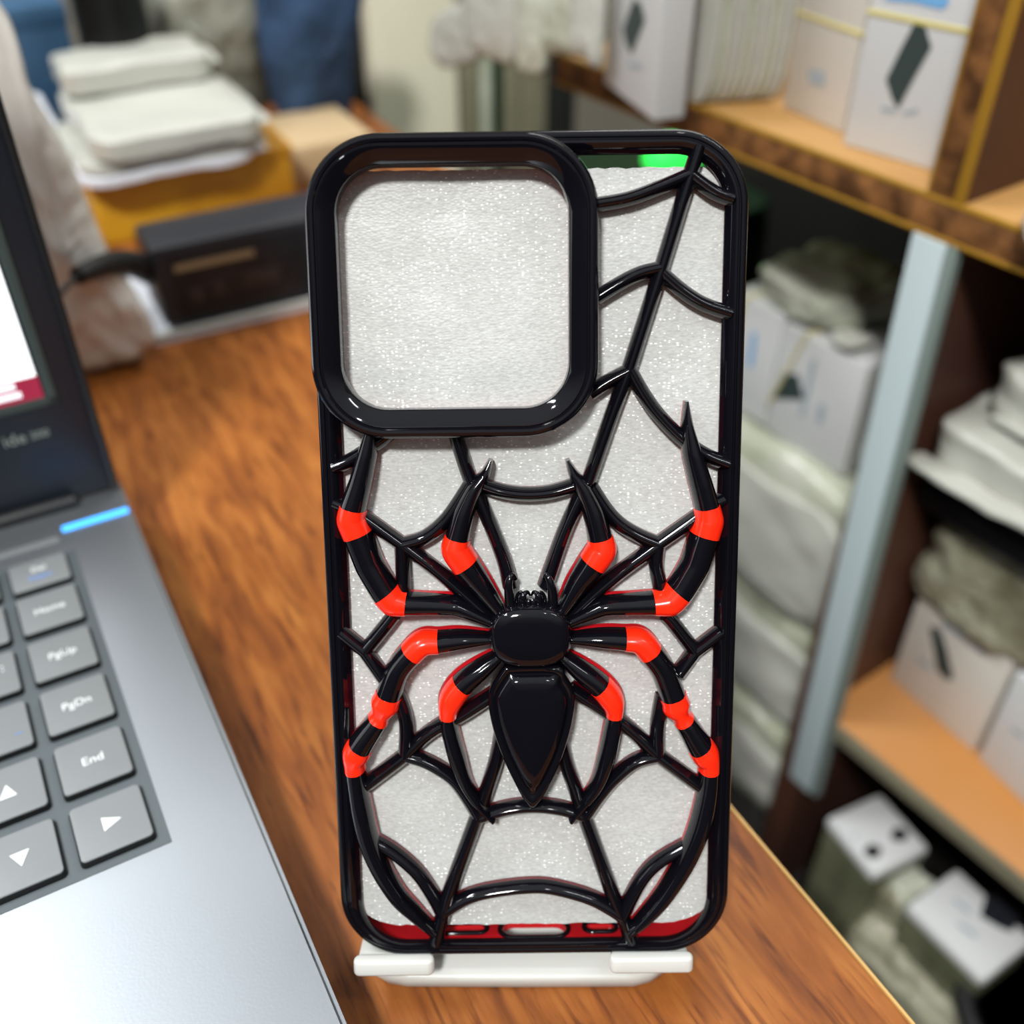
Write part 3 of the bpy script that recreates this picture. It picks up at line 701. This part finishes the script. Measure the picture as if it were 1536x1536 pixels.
sp_ = sbox('side_panel', QF+1.5, 600, 190.5, 204.5, -390, 61.4, 'cabin', .3)
# front strip, leaning a touch towards the front of the desk at its foot
b = bmesh.new(); box_bm(QF-1.6, QF+1.6, 191.5, 206, Z(-252), Z(61), .5, bm=b)
for v in b.verts: v.co.y -= (Z(61)/1000-v.co.z)*.034
obj('front_strip', b, 'strip', sp_, smooth=True)
b = bmesh.new(); box_bm(QF-.8, QF+4, 187.2, 191.4, Z(-252), Z(61), .5, bm=b)
for v in b.verts: v.co.y -= (Z(61)/1000-v.co.z)*.034
obj('strip_side', b, 'strip_side', sp_, smooth=True)
lb_ = sbox('shelf_board', QF+1, 600, -120, 189.5, -204, -191.5, 'shelf_low', .3)
sbox('edge_band', QF-.2, QF+1.2, -120, 186, -203, -192.5, 'olive', .2, lb_)
sbox('shelf_board', QF-6, 600, -120, 425, -388, -373, 'darkgap', .3)  # board coloured near black to keep the space under the shelf dark
sbox('back_panel', 600, 606, 425, 615, -DESK+2, 61, 'darkgap', .3)  # dark sheet added beyond the shelf end to blacken the gap
sbox('back_panel', 600, 606, -120, 425, -DESK+2, 330, 'darkgap', .3)
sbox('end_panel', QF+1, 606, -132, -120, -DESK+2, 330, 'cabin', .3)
sbox('plinth', QF+20, 600, -120, 425, -DESK+.5, -389, 'darkgap', .3)

def decal(par, name, pix, plane, m_, off=.35, M4=None):
    """flat printed patch on a face: outline read off the photo on that face's own plane"""
    p0, n = plane; inv = par.matrix_world.inverted(); b = bmesh.new(); vs = []
    n = Vector(n).normalized()
    if n.dot(CAM-Vector(p0)) < 0: n = -n
    for x, y in pix:
        p = meet(x, y, Vector(p0)+n*off, n); vs.append(b.verts.new(inv @ W(*p)))
    b.faces.new(vs); o = obj(name, b, m_, par); return o
def upright(name, lbl, cat, bl, br, z, depth, height, m_, group=None, bev=.8, band=None):
    """a box standing at height z whose front bottom edge runs between two surveyed points"""
    A_, B_ = at(*bl, z), at(*br, z); d = (B_-A_); w = d.length; ang = math.atan2(d.y, d.x)
    e = empty(name, Matrix.Translation(W(*A_)) @ Matrix.Rotation(ang, 4, 'Z'), lbl, cat, group)
    box('carton', (0, w, 0, depth, 0, height), m_, e, bev=bev)
    n = Vector((math.sin(ang), -math.cos(ang), 0))
    return e, w, (A_, n)
bpy.context.view_layer.update()
# boxes on the upper shelf
ZT = 76.0
def hgt_on(bl, br, z, px, py):
    A_, B_ = at(*bl, z), at(*br, z); d = B_-A_; n = Vector((d.y, -d.x, 0)).normalized(); return meet(px, py, A_, n).z-z
BZ1 = hgt_on((1263,216), (1402,257), ZT, 1360, 33); BZ2 = hgt_on((1173,160), (1262,200), ZT, 1225, 32)
e1, w1, pl = upright('product_box', 'white box with dark diamond picture and blue mark, left of the divider panel', 'box', (1263,216), (1402,257), ZT, 60, 115, 'card', 'white boxes on the upper shelf')
bpy.context.view_layer.update()
decal(e1, 'printed_picture', [(1375,27),(1388,40),(1397,71),(1374,112),(1347,163),(1338,148),(1329,119),(1350,75)], pl, 'print')
decal(e1, 'printed_logo', [(1325,-20),(1424,-12),(1422,8),(1412,14),(1370,4),(1328,0)], pl, 'print_blue')
decal(e1, 'printed_text', [(1322,160),(1345,163),(1344,170),(1320,166)], pl, 'print_grey'); decal(e1, 'printed_text', [(1352,168),(1378,163),(1378,168),(1356,173)], pl, 'print_grey')
box('rubber_band', (-.5, w1+.5, -.5, 60.5, BZ1, BZ1+1.8), 'band', e1, bev=.3)
e2, w2, pl = upright('product_box', 'plain warm white box behind the diamond picture box on the upper shelf', 'box', (1173,160), (1262,200), ZT, 60, 115, 'card2', 'white boxes on the upper shelf')
box('rubber_band', (-.5, w2+.5, -.5, 60.5, BZ2, BZ2+1.6), 'band', e2, bev=.3)
bpy.context.view_layer.update(); decal(e2, 'printed_text', [(1212,104),(1236,108),(1238,130),(1214,126)], pl, 'print_grey')
# diamond box overhanging at the far end
e3, w3, pl = upright('product_box', 'white box with small dark diamond picture above the phone case', 'box', (906,124), (980,182), ZT, 14, 150, 'card', 'white boxes on the upper shelf')
bpy.context.view_layer.update()
decal(e3, 'printed_picture', [(952,-4),(962,8),(967,30),(957,56),(947,81),(939,66),(934,44),(943,18)], pl, 'print')
decal(e3, 'printed_text', [(942,92),(962,96),(962,104),(943,100)], pl, 'print_grey')
# thin bagged sleeves in a row on the upper shelf
for i in range(10):
    e = empty('bagged_sleeve', fS(329.5+3.3*i, 317.5-1.5*i, ZT+.2), 'thin bagged white sleeve in the upright row left of the boxes', 'sleeve', 'thin bagged sleeves standing on the upper shelf')
    soft('sleeve', (-1.3, 1.5, 0, 52, 0, 140+random.random()*6), 'packet2' if i % 3 == 1 else 'packet', e, .3, .35, 22, 10, i)
# hanging packets beyond the diamond box, on a rail from the ceiling side
rl = empty('hanging_rail', fS(330, 320, 190), 'thin metal rail carrying hanging packets above the photo', 'rail')
obj('bar', tube_bm([(0, 0, 0), (0, 300, 0)], 2.5, 12), 'strip_side', rl, smooth=True)
obj('bracket', tube_bm([(0, 10, 0), (250, 10, 0)], 2.5, 12), 'strip_side', rl, smooth=True)
obj('bracket', tube_bm([(0, 290, 0), (250, 290, 0)], 2.5, 12), 'strip_side', rl, smooth=True)
hp = [((700,0),(650,30),(655,95),(700,98),(735,70),(745,-40)), ((690,-60),(700,60),(745,92),(775,85),(790,-60)), ((780,-60),(775,90),(800,112),(822,96),(835,-60)), ((830,-60),(815,70),(845,82),(862,70),(870,-60)), ((862,-60),(858,70),(880,86),(902,96),(905,-60))]
hl = ['folded milky packet hanging leftmost, beside the cream cupboard', 'broad milky packet hanging right of the folded one', 'clear packet with pointed bottom hanging in the middle', 'narrow pale packet hanging left of the orange shelf end', 'white packet hanging against the box with the small diamond']
for i, pp in enumerate(hp):
    s_plane = 335+0
    nq = nQ; q0 = 318-3*i+ (20 if i == 0 else 0)
    ol = []
    for x, y in pp:
        p = atq(x, y, q0); ol.append((-p.dot(nS), p.z))
    M4 = Matrix.Translation(SH(q0, 0, 0)) @ Matrix.Rotation(AS-math.pi/2, 4, 'Z')
    blob('hanging_packet', ol, M4, 3.5, 'packet' if i in (0, 1, 4) else 'packet2', hl[i], 'packet', amp=1.6, scn=26, seed=i+3, group='milky packets hanging from the rail')
# green lamp and green bin below the shelf
gb = empty('green_bin', fS(430, 430, -200), 'dark green plastic bin behind the top edge of the phone case', 'bin')
soft('body', (0, 90, 0, 150, 0, 150), 'greendark', gb, .15, 2, 60, 10, 3)
soft('rim', (-3, 93, -3, 153, 146, 156), 'greendark', gb, .4, 1, 60, 10, 3)
bs = empty('bin_stand', fS(430, 430, -DESK), 'dark box the green bin stands on', 'box'); box('body', (0, 95, -5, 155, 0, 536), 'darkgap', bs, bev=2); box('lid', (-2, 97, -7, 157, 530, 540), 'darkgap', bs, bev=2)
g = inS(atq(1008, 238, 452))
gl = empty('green_lamp', fS(452, g[1], g[2]-5), 'small glowing green lamp seen through the top right opening', 'lamp')
obj('bulb', lathe_bm([(1, 18.5), (8, 17.5), (14, 14), (17.5, 8), (18, 3), (14, -3), (8, -6)], 32), 'green', gl, smooth=True)
obj('socket', lathe_bm([(8, -6), (8, -44-(g[2]-5))], 24), 'greendark', gl, smooth=True)
pl_ = bpy.data.lights.new('green_glow', 'POINT'); pl_.energy = .03; pl_.color = (.1,1,.25); pl_.shadow_soft_size = .02
po = bpy.data.objects.new('green_glow', pl_); C.objects.link(po); po.location = SH(420, g[1]+10, 10)
# ---- bottom right: pile of wrapped boxes left of the strip
pile = [  # label, q0,q1,s0,s1,z0,z1, mat, angle
 ('lowest bundle of film wrapped boxes left of the pale blue strip', 372, 470, 212, 330, -372.6, -290, 'packet3'),
 ('film wrapped bundle third from the top of the tall pile', 374, 470, 210, 335, -289.6, -200, 'packet3'),
 ('milky wrapped bundle second from the top of the tall pile', 368, 470, 209, 338, -199.6, -97.5, 'packet2'),
]
for i, (lb2, q0, q1, s0, s1, z0, z1, m_) in enumerate(pile):
    e = empty('wrapped_bundle', fS(q0, s0, z0), lb2, 'bundle', 'wrapped bundles piled left of the strip')
    soft('wrapping', (0, q1-q0, 0, s1-s0, 0, z1-z0-.5), m_, e, .22, 4, 30, 16, i+11)
    soft('folded_end', (-5, 2, 12, s1-s0-12, 12, z1-z0-18), 'packet', e, .5, 3, 22, 12, i+19)
tp = [('white printed box under a rubber band, at the left of the pile top', (380, 298, -97, 330, 0), 36), ('white printed box with dark picture under a rubber band, beside the strip', (379, 243, -97, 0, 0), 53)]
for i, (lb3, (q0, s0, z0, _, _), ww) in enumerate(tp):
    e = empty('banded_box', fS(q0, s0, z0), lb3, 'box', 'banded boxes on the pile')
    hgt = 66-2*i
    box('carton', (0, 75, 0, ww, 0, hgt), 'card', e, bev=1.2)
    b = bmesh.new(); 
    obj('rubber_band', tube_bm([(-.6, ww+.2, hgt*.25), (-.8, ww*.72, hgt+.7), (40, ww*.6, hgt+.8), (75.6, ww*.8, hgt+.5)], .8, 8), 'band', e, smooth=True)
    bpy.context.view_layer.update()
    plq = (nQ*q0, nQ)
    if i == 1:
        decal(e, 'printed_picture', [(1173,561),(1197,561),(1206,600),(1160,598)], plq, 'print')
        decal(e, 'printed_text', [(1218,540),(1225,540),(1205,625),(1198,625)], plq, 'print_grey'); decal(e, 'printed_text', [(1228,605),(1238,607),(1234,636),(1224,634)], plq, 'print_grey')
    else: decal(e, 'printed_text', [(1128,498),(1135,500),(1128,552),(1121,548)], plq, 'print_blue')
e = empty('wrapped_bundle', fS(384, 213, -97), 'pale olive film bundle tucked against the pale blue strip', 'bundle', 'wrapped bundles piled left of the strip')
soft('wrapping', (0, 70, 0, 28, 0, 64), 'packet2', e, .25, 2, 24, 12, 33); soft('folded_end', (2, 60, 2, 26, 63.5, 66), 'packet', e, .4, 1, 14, 10, 5)
e = empty('wrapped_bundle', fS(384, 262, -30), 'crumpled film packet lying on top of the banded boxes', 'bundle', 'wrapped bundles piled left of the strip')
soft('wrapping', (-4, 60, 0, 62, 0, 20), 'packet2', e, .5, 5, 18, 16, 41); soft('folded_end', (-8, 8, -10, 6, 2, 5), 'packet', e, .4, 2, 10, 8, 6)
# ---- lower compartment right of the strip
ZL = -191.4
e5, w5, pl5 = upright('product_box', 'white box with dark handset picture on the orange lower shelf', 'box', (1335,1018), (1459,1128), ZL, 55, 62, 'card2', 'white boxes on the lower shelf')
bpy.context.view_layer.update()
decal(e5, 'printed_picture', [(1395,942),(1402,939),(1411,946),(1421,978),(1430,1016),(1422,1022),(1405,1005),(1401,975)], pl5, 'print')
decal(e5, 'printed_text', [(1418,930),(1480,976),(1476,984),(1414,938)], pl5, 'print_grey'); decal(e5, 'printed_text', [(1378,985),(1398,1000),(1396,1007),(1376,992)], pl5, 'print_grey')
e6, w6, pl6 = upright('product_box', 'white box cut off by the right edge, on the orange lower shelf', 'box', (1466,1136), (1570,1240), ZL, 50, 62, 'card', 'white boxes on the lower shelf')
bpy.context.view_layer.update(); decal(e6, 'printed_text', [(1518,1090),(1536,1104),(1536,1110),(1517,1096)], pl6, 'print_grey')
e = empty('wrapped_packet', fS(370, 88, -129.2), 'glossy film packet lying on the handset picture box', 'packet', 'packets in the lower compartment')
soft('wrapping', (-4, 62, 2, 98, 0, 52), 'bubble', e, .35, 5, 20, 20, 51); soft('contents', (4, 60, 10, 92, 46, 60), 'packet', e, .3, 3, 20, 14, 52)
for i, (z, th, dq) in enumerate(((-68, 10, 0), (-58, 10, 3), (-48, 10, 6))):
    e = empty('black_box', fS(356+dq, 89-1*i, z), ['lowest flat black box of three above the glossy film packet', 'middle flat black box of three above the glossy film packet', 'topmost flat black box of three, under the white bags'][i], 'box', 'flat black boxes')
    box('tray', (0, 75, 0, 100-i*3, 0, th-4), 'blackbox', e, bev=1); box('lid', (-.6, 75.6, -.6, 100.6-i*3, th-5, th-.4), 'blackbox', e, bev=1)
e = empty('wrapped_packet', fS(347, 80, -37.5), 'smooth white bag lying on the flat black boxes', 'packet', 'packets in the lower compartment')
soft('wrapping', (-6, 75, 0, 104, 0, 24), 'packet', e, .3, 3, 26, 16, 61); soft('seal_flap', (-14, 0, 30, 108, 2, 5), 'packet', e, .4, 2, 16, 12, 62)
e = empty('wrapped_packet', fS(362, 84, -13), 'upper white bag under the thick wooden shelf', 'packet', 'packets in the lower compartment')
soft('wrapping', (-6, 70, 0, 92, 0, 24), 'packet', e, .35, 4, 22, 16, 71); soft('seal_flap', (-12, 0, 20, 84, 3, 6), 'packet', e, .4, 2, 16, 12, 72)
e = empty('white_roll', fS(322, 154, 76.3), 'white round packet end resting on the thick shelf at the right edge', 'packet')
soft('wrapping', (-8, 30, -20, 12, -2, 16), 'card', e, .8, 1, 20, 14, 5); soft('end_cap', (-11, -7, -12, 4, 2, 12), 'card', e, .8, .5, 20, 8, 6)
# ---- below the lower shelf
ZB = -372.8
def lying(name, lbl, quad, ztop, m_, group):
    """box whose top face is the surveyed quad at height ztop"""
    p = [at(*q_, ztop) for q_ in quad]; A_ = p[0]; ex = (p[1]-p[0]); ey = (p[3]-p[0]); w, h = ex.length, ey.length; ang = math.atan2(ex.y, ex.x)
    e = empty(name, Matrix.Translation(W(A_.x, A_.y, ZB)) @ Matrix.Rotation(ang, 4, 'Z'), lbl, 'box', group)
    H_ = ztop-ZB; sgn = 1 if (ex.cross(ey)).z > 0 else -1
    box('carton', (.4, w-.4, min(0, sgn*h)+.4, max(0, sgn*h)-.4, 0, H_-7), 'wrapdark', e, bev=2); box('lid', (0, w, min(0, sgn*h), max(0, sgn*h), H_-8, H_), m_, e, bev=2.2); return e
GB = 'white boxes in the bottom compartment'
e7 = lying('product_box', 'white box with two round black holes in its top, bottom compartment', [(1240,1226),(1312,1313),(1398,1258),(1312,1180)], -268, 'card', GB)
bpy.context.view_layer.update(); pz = (Vector((0, 0, -268)), (0, 0, 1))
for c_, r_ in (((1349,1252), 13), ((1309,1277), 13)):
    decal(e7, 'black_hole', [(c_[0]+r_*math.cos(a*math.pi/10), c_[1]+r_*.8*math.sin(a*math.pi/10)) for a in range(20)], pz, 'rubber')
decal(e7, 'printed_dot', [(1279,1252),(1285,1252),(1285,1258),(1279,1258)], pz, 'print_grey')
e8 = lying('product_box', 'white box with dark navy patch and blue lettering, bottom compartment', [(1360,1357),(1476,1472),(1545,1418),(1440,1306)], -268, 'card', GB)
bpy.context.view_layer.update()
decal(e8, 'printed_patch', [(1478,1345),(1492,1343),(1530,1378),(1518,1398),(1500,1392),(1470,1374)], pz, 'blackbox')
decal(e8, 'printed_text', [(1432,1346),(1458,1368),(1454,1372),(1430,1352)], pz, 'print_grey'); decal(e8, 'printed_text', [(1438,1382),(1466,1402),(1463,1408),(1436,1388)], pz, 'print_grey')
e = empty('wrapped_packet', fS(318, 58, ZB), 'shiny olive film packet before the boxes in the bottom compartment', 'packet')
soft('wrapping', (0, 17, 0, 75, 0, 70), 'bubble', e, .35, 5, 18, 20, 81); soft('seal_flap', (-4, 3, 8, 70, 50, 62), 'bubble', e, .5, 3, 12, 12, 82)
e = empty('wrapped_packet', fS(336, 134, ZB), 'film packet between the holed box and the shelf front', 'packet')
soft('wrapping', (0, 30, -26, 0, 0, 88), 'bubble', e, .35, 3, 18, 16, 91); soft('seal_flap', (3, 24, -22, -4, 87, 90), 'packet2', e, .5, 2, 12, 12, 92)
tn = at(1572, 1526, -285)
tin = empty('round_tin', Matrix.Translation(W(tn.x, tn.y, -373)), 'beige round tin with thick black rim in the lower right corner', 'tin')
obj('body', lathe_bm([(34, .5), (35, 1), (35, 82), (34, 84)], 48), 'cream', tin, smooth=True)
obj('rim', lathe_bm([(34.5, 78), (40, 80), (42, 84), (41, 88), (36, 89.5), (33, 88), (33, 84)], 48), 'rubber', tin, smooth=True)
# dark floor clutter between desk and shelves
e = empty('cloth_heap', fS(210, 150, -DESK), 'dark cloth heap on the floor between desk and shelves', 'cloth')
soft('cloth', (-60, 90, -150, 200, 0, 240), 'darkstuff', e, .5, 22, 60, 20, 95); soft('fold', (-40, 60, -100, 60, 225, 262), 'darkstuff', e, .5, 12, 40, 14, 96)

# ================================================================ LIGHT AND CAMERA
w = bpy.data.worlds.new('World'); sc.world = w; w.use_nodes = True; nt = w.node_tree
bg = nt.nodes['Background']; tc = nt.nodes.new('ShaderNodeTexCoord'); sx = nt.nodes.new('ShaderNodeSeparateXYZ'); rp = nt.nodes.new('ShaderNodeValToRGB')
nt.links.new(tc.outputs['Generated'], sx.inputs[0]); nt.links.new(sx.outputs['Z'], rp.inputs[0]); nt.links.new(rp.outputs[0], bg.inputs[0])
el = rp.color_ramp.elements; el[0].position = 0; el[0].color = (.07,.07,.07,1); el[1].position = 1; el[1].color = (1.25,1.28,1.28,1)
k = el.new(.35); k.color = (.13,.13,.14,1); k = el.new(.65); k.color = (.85,.88,.88,1)
bg.inputs[1].default_value = .56
def area(name, loc, target, sx_, sy_, power, col=(1,1,1), spread=None):
    L_ = bpy.data.lights.new(name, 'AREA'); L_.shape = 'RECTANGLE'; L_.size = sx_; L_.size_y = sy_; L_.energy = power; L_.color = col
    o = bpy.data.objects.new(name, L_); C.objects.link(o); o.location = loc
    o.rotation_euler = (Vector(target)-Vector(loc)).to_track_quat('-Z', 'Y').to_euler(); return o
T = W(0, 200, 0)
area('ceiling_lamp', T+Vector((-.32, -1.05, 1.5)), T, .2, .2, 34, (1,.985,.96))
area('tube_lamp', T+Vector((-1.0, .25, 1.5)), T, .45, .1, 15, (.95,.98,1))
area('tube_lamp', T+Vector((1.1, -.2, 1.9)), T, .08, .5, 6, (.95,.98,1))
area('shop_lamp', W(300, 900, 900), W(200, 500, 0), .5, .5, 5, (1,.98,.94))
cam = bpy.data.cameras.new('camera'); co = bpy.data.objects.new('camera', cam); C.objects.link(co)
co.location = W(0, 0, CH); co.rotation_euler = (math.pi/2-PITCH, 0, 0)
cam.sensor_width = 36; cam.lens = 36; cam.clip_start = .01; cam.clip_end = 20
cam.dof.use_dof = True; cam.dof.focus_distance = .197; cam.dof.aperture_fstop = 8.6
for i, (off, e_) in enumerate(((Vector((-.75, -.15, 1.35)), 5), (Vector((.35, -.7, 1.7)), 5))):  # unseen point lights, added only for glints on glossy surfaces
    pb = bpy.data.lights.new('bulb', 'POINT'); pb.energy = e_*1.5; pb.shadow_soft_size = .04
    ob = bpy.data.objects.new('bulb', pb); C.objects.link(ob); ob.location = T+off
sc.camera = co
sc.view_settings.view_transform = 'Standard'; sc.view_settings.look = 'None'; sc.view_settings.exposure = 0
